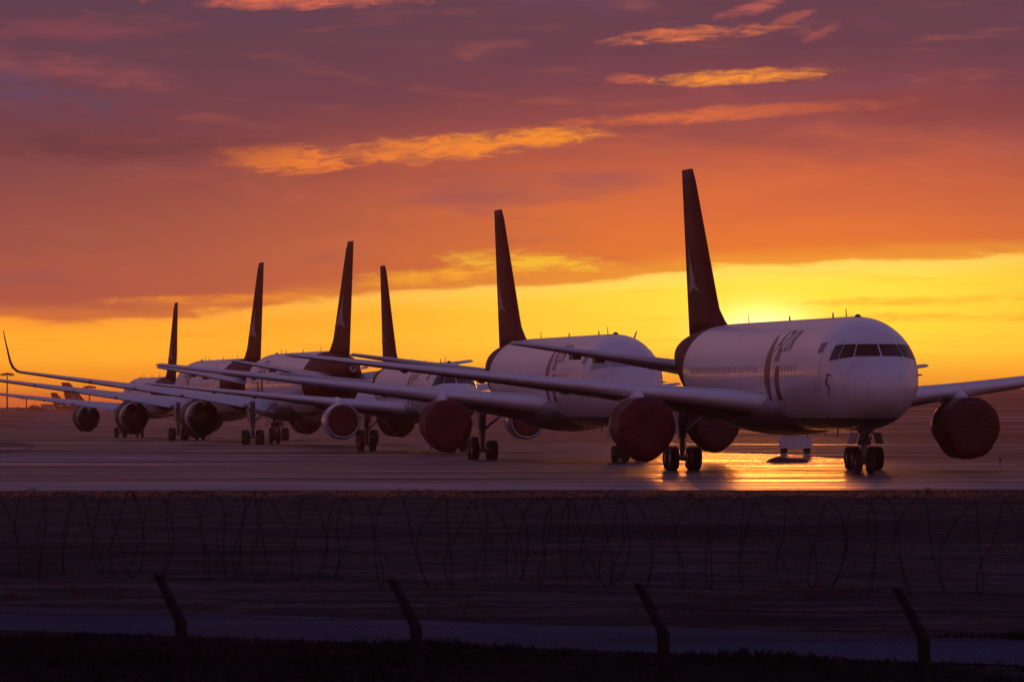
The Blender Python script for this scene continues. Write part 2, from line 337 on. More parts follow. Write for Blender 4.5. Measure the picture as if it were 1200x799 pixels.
def tarmac(name, base, r0=.30, r1=.55, joints=18.0, spw=.5):
    m_ = bpy.data.materials.new(name); m_.use_nodes = True; n = NT(m_.node_tree); b = n.n['Principled BSDF']
    t_ = n.new('ShaderNodeTexCoord').outputs['Object']; s_ = n.new('ShaderNodeSeparateXYZ'); n.l.new(t_, s_.inputs[0])
    a = n.noise(t_, .09, 7, .6, .6); g = n.noise(t_, 6, 4, .6)
    mp = n.new('ShaderNodeMapping'); n.l.new(t_, mp.inputs[0]); mp.inputs['Scale'].default_value = (.25, 1, 1); mp.inputs['Rotation'].default_value = (0, 0, R(-3))
    st = n.noise(mp.outputs[0], .10, 7, .7, .3)
    col = n.mix(n.step(a, .38, .64), tuple(c * .72 for c in base) + (1,), tuple(c * 1.25 for c in base) + (1,))
    col = n.mix(1.0, col, n.ramp(g, [(.3, (.8, .8, .8, 1)), (.7, (1.2, 1.2, 1.2, 1))]), 'MULTIPLY')
    jt = n.m('LESS_THAN', n.m('ABSOLUTE', n.m('SUBTRACT', n.m('FRACT', n.m('DIVIDE', n.m('ADD', s_.outputs[0], n.m('MULTIPLY', s_.outputs[1], .13)), joints)), .5)), .007)
    col = n.mix(n.m('MULTIPLY', jt, .7), col, (.012, .012, .012, 1))
    n.l.new(col, b.inputs['Base Color'])
    rr = n.new('ShaderNodeMapRange'); n.l.new(st, rr.inputs[0]); rr.inputs[1].default_value = .35; rr.inputs[2].default_value = .65
    n.l.new(n.m('MULTIPLY_ADD', n.step(st, .42, .30), spw, .03), b.inputs['Specular IOR Level'])
    rr.inputs[3].default_value = r0; rr.inputs[4].default_value = r1; n.l.new(rr.outputs[0], b.inputs['Roughness'])
    bn = n.new('ShaderNodeBump'); bn.inputs['Strength'].default_value = .12; bn.inputs['Distance'].default_value = .01
    n.l.new(n.m('ADD', g, n.noise(t_, .8, 4)), bn.inputs['Height']); n.l.new(bn.outputs[0], b.inputs['Normal'])
    return m_
M['tarmac'] = tarmac('damp_taxiway_asphalt', (.034, .026, .038), .21, .6)
M['shoulder'] = tarmac('pale_shoulder_concrete', (.13, .12, .18), .3, .55, 7.5, .4)
M['road'] = tarmac('perimeter_road_asphalt', (.028, .048, .092), .8, .98, 60, .0)
M['line'] = mat('faded_marking_paint', (.45, .34, .12), .6, var=.4, vscale=.8)
far = [(1420, 549), (1200, 545), (1050, 541), (930, 534), (822, 530), (620, 519), (480, 511), (330, 503), (262, 494), (232, 488.5)]
lef = [(190, 488.3), (120, 490), (60, 494), (15, 504), (-250, 507)]
tw = [G(-500, 577)] + [G(1700, 574)] + [G(a, b, .3 if b < 520 else .1 if b < 534 else 0) for a, b in far + lef]
drape('taxiway', tw, .02, M['tarmac'])
drape('taxiway_shoulder', [G(-500, 576), G(1700, 573), G(1700, 567), G(-500, 564)], .024, M['shoulder'])
drape('taxiway_edge_strip', [G(-120, 541.5), G(330, 541), G(560, 543), G(560, 540), G(330, 537), G(60, 533.5), G(-120, 535)], .028, M['shoulder'])
# painted lines: taxi centreline under the row of aircraft and the lead-off line
def stripe(name, pts, w_, off=.034):
    l, r_ = [], []
    for i, p in enumerate(pts):
        p = Vector(p); a = Vector(pts[max(i - 1, 0)]); b = Vector(pts[min(i + 1, len(pts) - 1)]); d = (b - a).normalized(); nrm = Vector((-d.y, d.x)) * w_ / 2
        l.append(p + nrm); r_.append(p - nrm)
    return drape(name, [tuple(p) for p in l] + [tuple(p) for p in r_[::-1]], off, M['line'])
stripe('centreline_marking', [(20.2, 345), (17.1, 364), (6.5, 446), (-4, 528), (-16.5, 620), (-26, 705), (-36, 790), (-49, 900)], .35)
stripe('cross_taxi_marking', [(-60, 297), (60, 302)], .3, .038)
isl = [G(-150, 517, .2), G(-60, 517, .2), G(10, 519, .2), G(36, 523, .15), G(41, 526, .1), G(30, 529, .1), G(0, 531, .1), G(-150, 532, .1)]
drape('grass_island', isl, .06, M['grass'])
# perimeter road
drape('perimeter_road', [G(-260, 702.5), G(1460, 760.5), G(1460, 790), G(-260, 731)], .02, M['road'])

# ------------------------------------------------------------------ aircraft
def interp(tab, u, k):
    # monotone cubic through the table of stations
    n = len(tab)
    if u <= tab[0][0]: return tab[0][k]
    if u >= tab[-1][0]: return tab[-1][k]
    for i in range(n - 1):
        if tab[i + 1][0] >= u: break
    def sl(j):
        return (tab[j + 1][k] - tab[j][k]) / (tab[j + 1][0] - tab[j][0])
    def tg(j):
        if j == 0: return sl(0)
        if j == n - 1: return sl(n - 2)
        a, b = sl(j - 1), sl(j)
        return 0 if a * b <= 0 else 2 * a * b / (a + b)
    h = tab[i + 1][0] - tab[i][0]; t_ = (u - tab[i][0]) / h
    p0, p1, m0, m1 = tab[i][k], tab[i + 1][k], tg(i) * h, tg(i + 1) * h
    return p0 * (2 * t_**3 - 3 * t_**2 + 1) + m0 * (t_**3 - 2 * t_**2 + t_) + p1 * (-2 * t_**3 + 3 * t_**2) + m1 * (t_**3 - t_**2)

WIDE = dict(  # wide twin
    tab=[(0, 4.12, 3.98, .03), (.06, 4.42, 3.68, .38), (.25, 4.74, 3.34, .72), (.6, 5.05, 3.02, 1.08), (1.1, 5.40, 2.75, 1.42), (1.8, 5.85, 2.50, 1.75), (2.6, 6.42, 2.30, 2.03),
         (3.4, 6.86, 2.17, 2.22), (4.5, 7.20, 2.08, 2.38), (6, 7.40, 2.04, 2.48), (8, 7.46, 2.03, 2.515), (34, 7.46, 2.03, 2.515), (38, 7.45, 2.28, 2.48),
         (42, 7.38, 3.0, 2.25), (46, 7.2, 3.9, 1.75), (50, 6.9, 4.8, 1.1), (52.8, 6.5, 5.4, .5), (53.6, 6.25, 5.65, .28)],
    ng=5.3, mg=28.0, track=4.65, xred=40.5, belly=2.62, cockpit=(5.52, 6.10), win_z=5.02, wins=(9.5, 39), door_u=3.5,
    root_u=17.6, root_v=2.3, root_z=3.35, tip_u=32.0, tip_v=23.8, tip_z=5.75, root_c=9.6, kink_v=8.2, kink_c=6.3, tip_c=2.3,
    ev=8.12, eu=18.4, ez=2.22, er=1.37, el=5.0,
    ht=dict(u=45.6, v=.9, z=5.25, tu=52.2, tv=9.3, tz=6.55, c=5.6, tc=1.9),
    vt=dict(u=42.6, z=7.0, tu=50.7, tz=15.85, c=8.9, tc=3.1), tyre=.585, ntyre=.47, axle=1.42, bw=.57, nb=.31)
NARROW = dict(  # narrow twin
    tab=[(0, 3.72, 3.6, .03), (.06, 3.98, 3.36, .3), (.25, 4.22, 3.12, .58), (.6, 4.46, 2.9, .86), (1.1, 4.72, 2.7, 1.1), (1.8, 5.1, 2.5, 1.36), (2.6, 5.55, 2.36, 1.56),
         (3.4, 5.86, 2.28, 1.7), (4.5, 6.08, 2.22, 1.8), (6, 6.18, 2.2, 1.87), (7.5, 6.2, 2.19, 1.88), (29.5, 6.2, 2.19, 1.88), (33, 6.2, 2.4, 1.85),
         (37, 6.15, 3.0, 1.66), (41, 6.0, 3.8, 1.22), (44.5, 5.75, 4.6, .68), (46.4, 5.45, 4.95, .3), (46.9, 5.3, 5.05, .18)],
    ng=4.9, mg=23.2, track=3.66, xred=35.5, belly=2.62, cockpit=(4.72, 5.26), win_z=4.45, wins=(8, 33.5), door_u=3.1,
    root_u=14.4, root_v=1.7, root_z=3.0, tip_u=24.6, tip_v=19.0, tip_z=4.75, root_c=8.0, kink_v=6.6, kink_c=5.2, tip_c=1.9,
    ev=6.48, eu=12.9, ez=2.1, er=1.27, el=4.6,
    ht=dict(u=39.6, v=.7, z=4.75, tu=44.8, tv=7.6, tz=5.6, c=4.9, tc=1.6),
    vt=dict(u=36.9, z=5.9, tu=43.6, tz=13.56, c=7.6, tc=2.9), tyre=.51, ntyre=.4, axle=1.14, bw=.43, nb=.26)

def airfoil(n=14, tc=.12):
    up = []; lo = []
    for i in range(n + 1):
        x = .5 * (1 - math.cos(math.pi * i / n))
        yt = 5 * tc * (.2969 * math.sqrt(x) - .126 * x - .3516 * x * x + .2843 * x**3 - .1015 * x**4)
        cam_ = .018 * 4 * x * (1 - x)
        up.append((x, cam_ + yt)); lo.append((x, cam_ - yt * .95))
    return up[::-1] + lo[1:-1]
def loft(secs, cap=True):
    # secs: list of rings of equal length -> verts, faces
    n = len(secs[0]); vs = [p for s_ in secs for p in s_]; fs = []
    for i in range(len(secs) - 1):
        for k in range(n): fs.append((i * n + k, i * n + (k + 1) % n, (i + 1) * n + (k + 1) % n, (i + 1) * n + k))
    if cap: fs.append(tuple(range(n))); fs.append(tuple((len(secs) - 1) * n + k for k in range(n)))
    return vs, fs

FMATS = {}
def make_aircraft(S, label, loc, ang, side, winglet=False, cover='wrap', name='parked_airliner', detail=True, seed=0, shades=False):
    """local frame: +X forward, +Y port, origin on the ground below the main gear; side=+1 starboard seen, -1 port seen"""
    T, tab = S['mg'], S['tab']
    L = lambda u, v, z: Vector((T - u, -v, z))       # u aft of nose, v starboard
    root = empty(name, loc, ang); tag(root, label, 'airliner', 'airliners parked nose to tail along the taxiway')
    hw = lambda u: interp(tab, u, 3); zt = lambda u: interp(tab, u, 1); zb = lambda u: interp(tab, u, 2)
    def sv(u, z):
        zc, hh = (zt(u) + zb(u)) / 2, (zt(u) - zb(u)) / 2; q = 1 - ((z - zc) / hh) ** 2
        return hw(u) * math.sqrt(max(q, 0))
    key = id(S)
    if key not in FMATS: FMATS[key] = fuselage_mat('airliner_fuselage_paint', T - S['xred'], S['belly'])
    # fuselage
    us = []
    u = 0; end = tab[-1][0]
    while u < end:
        us.append(u); u += .03 if u < .3 else .12 if u < 1.2 else .3 if u < 9 else 1.5 if u < S['xred'] - 4 else .6
    us.append(end); secs = []
    N = 64
    for u in us:
        zc, hh = (zt(u) + zb(u)) / 2, (zt(u) - zb(u)) / 2
        secs.append([L(u, hw(u) * math.cos(2 * math.pi * k / N), zc + hh * math.sin(2 * math.pi * k / N)) for k in range(N)])
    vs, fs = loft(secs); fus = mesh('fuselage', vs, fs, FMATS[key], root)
    def patch(name, zs, ua, ub, m_, sd_=side, off=.012, nu=4):
        pv = []; pf = []
        for i, z in enumerate(zs):
            a, b = ua(z), ub(z)
            for k in range(nu + 1):
                uu = a + (b - a) * k / nu; pv.append(L(uu, sd_ * (sv(uu, z) + off), z))
        for i in range(len(zs) - 1):
            for k in range(nu): pf.append((i * (nu + 1) + k, i * (nu + 1) + k + 1, (i + 1) * (nu + 1) + k + 1, (i + 1) * (nu + 1) + k))
        return mesh(name, pv, pf, m_, fus)
    W = S is WIDE; k_ = 1.0 if W else .78
    zc = (zt(15) + zb(15)) / 2; hh = (zt(15) - zb(15)) / 2
    # crescent and bar of the livery ahead of the wing
    z0, z1 = zc - hh * .50, zc + hh * .70
    zs = [z0 + (z1 - z0) * i / 24 for i in range(25)]
    uc = S['root_u'] - 1.2 * k_
    w1 = lambda z: 1.35 * k_ * math.sqrt(max(.02, 1 - ((z - (z0 + z1) / 2) / ((z1 - z0) / 2)) ** 2))
    patch('livery_crescent', zs, lambda z: uc - w1(z) + .9, lambda z: uc + .9, M['stripe'])
    zs2 = [z0 + .1 + (z1 - z0) * .5 * i / 12 for i in range(13)]
    patch('livery_bar', zs2, lambda z: uc - 2.3 * k_ - .35 * (z - z0), lambda z: uc - 1.3 * k_ - .35 * (z - z0), M['stripe'])
    # title lettering, wrapped on the skin
    def text(body, u0, z0_, size, shear=.35):
        c = bpy.data.curves.new('t', 'FONT'); c.body = body; c.size = size; c.shear = shear; c.space_character = 1.05; c.resolution_u = 2
        o = bpy.data.objects.new('t', c); COL.objects.link(o)
        dg = bpy.context.evaluated_depsgraph_get(); me = bpy.data.meshes.new_from_object(o.evaluated_get(dg)); bpy.data.objects.remove(o)
        bm = bmesh.new(); bm.from_mesh(me); wd = max(v.co.x for v in bm.verts)
        for i in range(1, 9):
            bmesh.ops.bisect_plane(bm, geom=bm.verts[:] + bm.edges[:] + bm.faces[:], plane_co=(0, size * i / 9, 0), plane_no=(0, 1, 0))
        for v in bm.verts:
            tx = v.co.x if side > 0 else wd - v.co.x      # starboard: letters run towards the nose
            uu = u0 - tx; z = z0_ + v.co.y
            v.co = L(uu, side * (sv(uu, z) + .014), z)
        bmesh.ops.recalc_face_normals(bm, faces=bm.faces)
        bm.to_mesh(me); bm.free(); me.materials.clear(); me.materials.append(M['title'])
        return link(bpy.data.objects.new('title_lettering', me), fus)
    text('AZUR', uc - .6 * k_, zc + hh * .40, 1.5 * k_, .25)
    text('AIR', uc - 1.2 * k_, zc + hh * .22, .8 * k_, .2)
    # small figure-like mark under the cockpit
    for (du, z, a, b) in ((0, .25, .18, .32), (.12, 0, .22, .26), (-.1, -.25, .16, .3), (.08, -.55, .12, .25)):
        patch('nose_mark', [zc - .45 + z - b / 2, zc - .45 + z + b / 2], lambda q: 3.3 * k_ + du - a / 2, lambda q: 3.3 * k_ + du + a / 2, M['stripe'], nu=1)
    # door with window
    du = S['door_u'] + .9
    dzs = [zc - .55 * k_ + i * .2 * k_ for i in range(11)]
    dr = patch('door', dzs, lambda z: du, lambda z: du + 1.05, M['white'], off=.01)
    patch('door_window', [zc + .95 * k_ + i * .1 for i in range(6)], lambda z: du + .15, lambda z: du + .9, M['glass'], off=.02)
    # cabin windows
    if detail:
        w0 = None; nwin = int((S['wins'][1] - S['wins'][0]) / .82)
        for i in range(nwin):
            uu = S['wins'][0] + i * .82
            if abs(uu - uc) < 2.2 * k_: continue
            z = S['win_z']
            if w0 is None or uu > S['xred'] - 5:
                o = patch('cabin_window', [z - .17, z, z + .17], lambda q: uu, lambda q: uu + .22, M['pane'], nu=1); 
                if w0 is None: w0 = (o, uu)
            else:
                o = w0[0].copy(); COL.objects.link(o); o.location.x = -(uu - w0[1])
    # cockpit panes
    def hit(al, z):
        lo_, hi = 0, 6
        for _ in range(40):
            md = (lo_ + hi) / 2; uu, vv = 4.4 * k_ - md * math.cos(al), md * math.sin(al)
            if uu <= 0: hi = md; continue
            zc_, hh_ = (zt(uu) + zb(uu)) / 2, (zt(uu) - zb(uu)) / 2
            ins = (vv / hw(uu)) ** 2 + ((z - zc_) / hh_) ** 2 < 1
            if ins: lo_ = md
            else: hi = md
        t_ = lo_ + .015
        return L(4.4 * k_ - t_ * math.cos(al), t_ * math.sin(al), z)
    za, zb_ = S['cockpit']
    for sgn in (1, -1):
        for (a0, a1, b0, b1, c0, c1) in ((.8, 25, 0, .0, 0, .0), (26.5, 45, -.02, -.12, 0, -.01), (46.5, 64, -.13, -.20, -.01, -.05)):
            pv = []; pf = []; na, nz = 8, 4
            for i in range(na + 1):
                al = a0 + (a1 - a0) * i / na; f_ = i / na
                l0 = za + (b0 + (b1 - b0) * f_); l1 = zb_ + (c0 + (c1 - c0) * f_)
                for j in range(nz + 1): pv.append(hit(sgn * R(al), l0 + (l1 - l0) * j / nz))
            for i in range(na):
                for j in range(nz): pf.append((i * (nz + 1) + j, i * (nz + 1) + j + 1, (i + 1) * (nz + 1) + j + 1, (i + 1) * (nz + 1) + j))
            mesh('cockpit_window', pv, pf, M['shade'] if shades else M['glass'], fus)
    # belly fairing at the wing root
    bs = []
    fu0, fu1 = S['root_u'] - 2.2, S['root_u'] + S['root_c'] + 4.5
    for i in range(17):
        f_ = i / 16; uu = fu0 + (fu1 - fu0) * f_; e_ = math.sin(math.pi * f_) ** .45 if 0 < f_ < 1 else .02
        a_, b_ = (S['root_v'] + .75 * k_) * (.55 + .45 * e_), 1.35 * k_ * (.35 + .65 * e_)
        bs.append([L(uu, a_ * math.cos(2 * math.pi * k / 24), zb(15) + 1.15 * k_ - .1 + b_ * math.sin(2 * math.pi * k / 24)) for k in range(24)])
    vs, fs = loft(bs); mesh('belly_fairing', vs, fs, M['belly'], root)
    # wings
    AF = airfoil()
    def wingmesh(sg, ws, mats):
        secs = []
        for (v, ule, z, c, tc_, tw_, cant) in ws:
            ring = []
            for (x, y) in AF:
                yy = y * (tc_ / .12) * c; xx = x * c
                # cant: 0 flat, 90 vertical -> thickness direction turns inward
                ring.append(L(ule + xx * math.cos(tw_) + yy * math.sin(tw_), sg * (v - yy * math.sin(cant)), z + yy * math.cos(cant) * math.cos(tw_) - xx * math.sin(tw_)))
            secs.append(ring)
        return loft(secs)
    for sg in (1, -1):
        ws = []
        def le(v): return S['root_u'] + (S['tip_u'] - S['root_u']) * (v - S['root_v']) / (S['tip_v'] - S['root_v'])
        def ch(v): return S['root_c'] + (S['kink_c'] - S['root_c']) * (v - S['root_v']) / (S['kink_v'] - S['root_v']) if v < S['kink_v'] else S['kink_c'] + (S['tip_c'] - S['kink_c']) * (v - S['kink_v']) / (S['tip_v'] - S['kink_v'])
        def wz(v):
            f_ = (v - S['root_v']) / (S['tip_v'] - S['root_v']); return S['root_z'] + (S['tip_z'] - S['root_z']) * (f_ * .9 + .1 * f_ * f_)
        for i in range(19):
            v = S['root_v'] * .6 + (S['tip_v'] - S['root_v'] * .6) * i / 18
            f_ = i / 18; ws.append((v, le(v), wz(v), ch(v), .145 - .05 * f_, R(6.0 - 6.0 * f_), R(0)))
        if winglet:
            v, z, c, u_ = S['tip_v'], S['tip_z'], S['tip_c'], S['tip_u']
            for (dv, dz_, du_, cc, cant) in ((.35, .08, .35, 2.1, 18), (.75, .38, .8, 1.85, 45), (1.0, .85, 1.25, 1.6, 65), (1.25, 1.7, 1.9, 1.25, 76), (1.5, 2.6, 2.5, .9, 78), (1.68, 3.35, 3.05, .55, 78)):
                ws.append((v + dv, u_ + du_, z + dz_, cc, .09, 0, R(cant)))
        else:
            v, z, c, u_ = ws[-1][0], ws[-1][2], ws[-1][3], ws[-1][1]
            ws.append((v + .18, u_ + .3, z + .02, c * .8, .08, 0, 0)); ws.append((v + .28, u_ + .7, z + .03, c * .4, .06, 0, 0))
        vs, fs = wingmesh(sg, ws, None)
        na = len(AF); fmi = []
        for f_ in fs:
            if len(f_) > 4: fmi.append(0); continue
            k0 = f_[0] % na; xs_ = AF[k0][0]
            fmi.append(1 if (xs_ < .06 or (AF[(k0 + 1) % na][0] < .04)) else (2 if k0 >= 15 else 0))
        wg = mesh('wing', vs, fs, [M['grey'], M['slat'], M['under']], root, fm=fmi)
        # flap track fairings
        for fv in ((5.2, 10.5, 14.5, 18.2) if W else (4.2, 8.6, 11.6, 14.4)):
            if fv < S['ev'] + .5 and fv > S['ev'] - .5: continue
            c = ch(fv); uu = le(fv) + c * .58; zz = wz(fv) - .035 * c + .12 * k_ - c * .5 * math.sin(R(6 - 6 * fv / S['tip_v'])); ln = c * .75
            pr = [(0, .03), (.12, .2), (.3, .33), (.5, .36), (.75, .24), (1, .03)]
            b_ = MB(); b_.lathe((0, 0, 0), (-1, 0, -.02), [(a * ln, r_ * k_ * .42) for a, r_ in pr], 12)
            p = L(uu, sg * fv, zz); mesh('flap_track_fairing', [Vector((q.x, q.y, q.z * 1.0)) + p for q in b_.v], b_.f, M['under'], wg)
        # lowered trailing edge flap inboard edge / aileron gap line
        # engine
        EV, EU, EZ, ER, EL = sg * S['ev'], S['eu'], S['ez'], S['er'], S['el']
        b_ = MB()
        prof = [(.9, ER * .80), (.35, ER * .80), (.08, ER * .84), (0, ER * .89), (.04, ER * .935), (.25, ER * .975), (.8, ER), (1.8, ER * 1.005), (3.0, ER * .96), (EL * .8, ER * .87), (EL * .98, ER * .80), (EL * .98, ER * .76), (EL * .8, ER * .74)]
        b_.lathe(L(EU, EV, EZ), (-1, 0, 0), prof, 48)
        en = b_.build('engine', M['white'], root, True)
        MB().lathe(L(EU, EV, EZ), (-1, 0, 0), [(.12, ER * .835), (.02, ER * .875), (-.012, ER * .9), (.0, ER * .93), (.14, ER * .963), (.22, ER * .973)], 48).build('intake_lip', M['lip'], en, True)
        MB().lathe(L(EU, EV, EZ), (-1, 0, 0), [(EL * .75, ER * .60), (EL * 1.0, ER * .56), (EL * 1.12, ER * .44), (EL * 1.12, ER * .36)] + ([(EL * 1.15, ER * .3), (EL * 1.35, ER * .06)] if side > 0 else [(EL * 1.0, ER * .3)]), 32).build('exhaust_nozzle', M['metal'], en, True)
        # front cover: fabric disc, gathered folds, skirt wrapped over the lip; hangs a little at the bottom
        rs = random.Random(seed * 10 + sg); n = 72; cv_ = []
        if cover == 'wrap': prof = [(2.9, 1.02), (1.6, 1.03), (.7, 1.04), (.25, 1.045), (.02, 1.02), (-.08, .93), (-.12, .75), (-.10, .5), (-.08, .25), (-.07, .01)]
        elif cover == 'plug': prof = [(.12, .81), (.05, .80), (.04, .7), (.06, .5), (.08, .25), (.09, .01)]
        else: prof = [(1.25, 1.03), (.5, 1.045), (.1, 1.04), (-.1, .95), (-.2, .7), (-.16, .4), (-.12, .01)]
        ph = [rs.uniform(0, 6.3) for _ in range(5)]
        for (a, r_) in prof:
            for k in range(n):
                th = 2 * math.pi * k / n
                wr = .005 * math.sin(9 * th + ph[0]) + .004 * math.sin(17 * th + ph[1]) + .006 * math.sin(31 * th + ph[2])
                rr = r_ * ER * (1 + wr * (1 if r_ > .9 else .3))
                y_, z_ = rr * math.cos(th), rr * math.sin(th)
                sag = 0
                if cover != 'plug' and z_ < -.6 * ER and r_ > .7: sag = .16 * ER * ((-z_ / ER - .6) / .4) * (1 + .3 * math.sin(5 * th + ph[3]))
                fold = .018 * math.sin(13 * th + ph[4] + 6 * r_) * r_ if .2 < r_ < .95 else 0
                p = L(EU + a + fold, EV, EZ); cv_.append(Vector((p.x, p.y + y_, p.z + z_ - sag)))
        cf = []
        for i in range(len(prof) - 1):
            for k in range(n): cf.append((i * n + k, i * n + (k + 1) % n, (i + 1) * n + (k + 1) % n, (i + 1) * n + k))
        cm = M['cover'] if (cover != 'wrap' or sg > 0) else M['cover2']
        mesh('engine_cover', cv_, cf, cm, en)
        if side < 0:      # rear covers on the aircraft seen from behind
            cv_ = []
            prof = [(-.9, .93), (-.3, .92), (.25, .90), (.55, .84), (.85, .6), (1.0, .3), (1.05, .01)]
            for (a, r_) in prof:
                for k in range(n):
                    th = 2 * math.pi * k / n; rr = r_ * ER * (1 + .012 * math.sin(8 * th + ph[0]) + .012 * math.sin(15 * th + ph[2]))
                    y_, z_ = rr * math.cos(th), rr * math.sin(th)
                    sag = .30 * ER * max(0, (-z_ / ER - .45) / .5) if r_ > .5 else 0
                    p = L(EU + EL + a * 1.05, EV, EZ); cv_.append(Vector((p.x, p.y + y_, p.z + z_ - sag)))
            cf = []
            for i in range(len(prof) - 1):
                for k in range(n): cf.append((i * n + k, i * n + (k + 1) % n, (i + 1) * n + (k + 1) % n, (i + 1) * n + k))
            mesh('exhaust_cover', cv_, cf, M['cover3'], en)
        # pylon
        ls = []
        for (uu, zlo, zhi, w2) in ((EU + .9, EZ + ER * .9, EZ + ER * 1.02, .06), (EU + 2.2, EZ + ER * .7, EZ + ER * 1.22, .24), (EU + 4.0, EZ + ER * .6, EZ + ER * 1.28 + .1, .3),
                                    (le(S['ev']) + .4, EZ + ER * .5, wz(S['ev']) + .18, .32), (le(S['ev']) + 2.5, wz(S['ev']) - .85, wz(S['ev']) - .1, .28), (le(S['ev']) + 4.6, wz(S['ev']) - .55, wz(S['ev']) - .3, .1)):
            ls.append([L(uu, EV + w2 * math.cos(t_) , (zlo + zhi) / 2 + (zhi - zlo) / 2 * math.sin(t_)) for t_ in [2 * math.pi * k / 16 for k in range(16)]])
        vs, fs = loft(ls); mesh('pylon', vs, fs, M['white'], en)
        # tailplane
        h = S['ht']; ws = []
        for i in range(9):
            f_ = i / 8; ws.append((h['v'] * .5 + (h['tv'] - h['v'] * .5) * f_, h['u'] + (h['tu'] - h['u']) * f_, h['z'] + (h['tz'] - h['z']) * f_, h['c'] + (h['tc'] - h['c']) * f_, .115, R(4 - 3 * f_), 0))
        ws.append((h['tv'] + .12, h['tu'] + .4, h['tz'] + .01, h['tc'] * .6, .06, 0, 0))
        vs, fs = wingmesh(sg, ws, None); tp = mesh('tailplane', vs, fs, M['grey'], root)
        for f_ in (.48, .62):
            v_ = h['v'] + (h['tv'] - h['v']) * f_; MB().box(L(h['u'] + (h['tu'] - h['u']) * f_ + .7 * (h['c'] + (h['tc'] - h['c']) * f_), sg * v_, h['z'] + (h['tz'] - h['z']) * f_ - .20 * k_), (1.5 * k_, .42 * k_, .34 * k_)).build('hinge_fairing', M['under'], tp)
        # main landing gear
        tv = sg * S['track']; r_ = S['tyre']; top = wz(S['track']) - .1
        b_ = MB(); b_.tube([L(T, tv, top), L(T, tv, 1.6 * k_)], .20 * k_, 12); b_.tube([L(T, tv, 1.7 * k_), L(T, tv, r_)], .13 * k_, 12)
        b_.tube([L(T, tv, 1.75 * k_), L(T - .1, tv - sg * 1.9 * k_, top - .1)], .08 * k_)       # side brace
        b_.tube([L(T, tv, 1.9 * k_), L(T - 1.9 * k_, tv, top - .15)], .075 * k_)                # drag brace
        b_.tube([L(T + .25, tv, 1.5 * k_), L(T + .55, tv, 1.1 * k_), L(T + .2, tv, .75 * k_)], .05)
        b_.tube([L(T - S['axle'] / 2 - .1, tv, r_), L(T + S['axle'] / 2 + .1, tv, r_)], .12 * k_, 10)
        for a in (-1, 1): b_.tube([L(T + a * S['axle'] / 2, tv - S['bw'], r_), L(T + a * S['axle'] / 2, tv + S['bw'], r_)], .07, 8)
        for q in range(5): b_.tube([L(T - .2, tv + .1 - .05 * q, 1.0), L(T - .25 - .03 * q, tv + .25 - .1 * q, 1.6), L(T - .2, tv + .1, 2.2 * k_)], .018, 5)
        gr = b_.build('main_landing_gear', M['gear'], root)
        for a in (-1, 1):
            for q in (-1, 1):
                wc = L(T + a * S['axle'] / 2, tv + q * S['bw'], r_); hwid = .21 * k_ + .02
                MB().lathe(wc - Vector((0, hwid, 0)), (0, 1, 0), [(.02, r_ * .48), (0, r_ * .6), (.01, r_ * .85), (.06, r_ * .97), (.12, r_), (hwid * 2 - .12, r_), (hwid * 2 - .06, r_ * .97), (hwid * 2 - .01, r_ * .85), (hwid * 2, r_ * .6), (hwid * 2 - .02, r_ * .48)], 32).build('tyre', M['tyre'], gr, True)
                MB().lathe(wc - Vector((0, hwid - .03, 0)), (0, 1, 0), [(0, .01), (0, r_ * .3), (.03, r_ * .5), (hwid * 2 - .09, r_ * .5), (hwid * 2 - .06, r_ * .3), (hwid * 2 - .06, .01)], 20).build('rim', M['rim'], gr, True)
        MB().box(L(T - .1, tv + sg * .38 * k_, top - .95 * k_), (1.5 * k_, .05, 1.5 * k_), Matrix.Rotation(sg * R(6), 3, 'X')).build('gear_door', M['grey'], gr)
    # fin
    q_ = S['vt']; secs = []
    nf = 14
    for i in range(nf + 1):
        f_ = i / nf; z = q_['z'] + (q_['tz'] - q_['z']) * f_; c = q_['c'] + (q_['tc'] - q_['c']) * f_; uu = q_['u'] + (q_['tu'] - q_['u']) * f_
        ext = max(0, (.16 - f_) / .16) ** 1.6 * 3.2 * k_       # dorsal fillet
        c += ext; uu -= ext; tc_ = (.115 if i < nf else .06) * q_['c'] / (q_['c'] + ext * 1.5)
        if i == nf: z -= 0
        secs.append([L(uu + x * c, y0 * (tc_ / .12) * c, z) for x, y0 in [(x, (y - .018 * 4 * x * (1 - x))) for x, y in AF]])
    vs, fs = loft(secs); fin = mesh('tail_fin', vs, fs, M['red'], root)
    # pale wing-like emblem on the fin sides
    for sd_ in (1, -1):
        pts_ = [(.20, .28), (.45, .31), (.80, .27), (.66, .36), (.60, .46), (.58, .62), (.48, .50), (.38, .40), (.28, .33)]
        pv = []
        for (a, b) in pts_:
            b = b * .9 + .0
            z = q_['z'] + (q_['tz'] - q_['z']) * b; c = q_['c'] + (q_['tc'] - q_['c']) * b; uu = q_['u'] + (q_['tu'] - q_['u']) * b
            yt = 5 * .115 * (.2969 * math.sqrt(a) - .126 * a - .3516 * a * a + .2843 * a**3 - .1015 * a**4)
            pv.append(L(uu + a * c, sd_ * (yt * c + .03), z))
        cen = sum(pv, Vector()) / len(pv); pv.append(cen)
        mesh('tail_emblem', pv, [(i, (i + 1) % len(pts_), len(pts_)) for i in range(len(pts_))], M['emblem'], fin, smooth=False)
    # tail cone exhaust
    ce = tab[-1]; MB().lathe(L(ce[0] - .02, 0, (ce[1] + ce[2]) / 2), (-1, 0, .0), [(0, ce[3]), (.18, ce[3] * .9), (.18, ce[3] * .7), (.02, ce[3] * .6), (.02, .01)], 20).build('tail_exhaust', M['metal'], root, True)
    # nose gear
    r_ = S['ntyre']; un = S['ng']; b_ = MB()
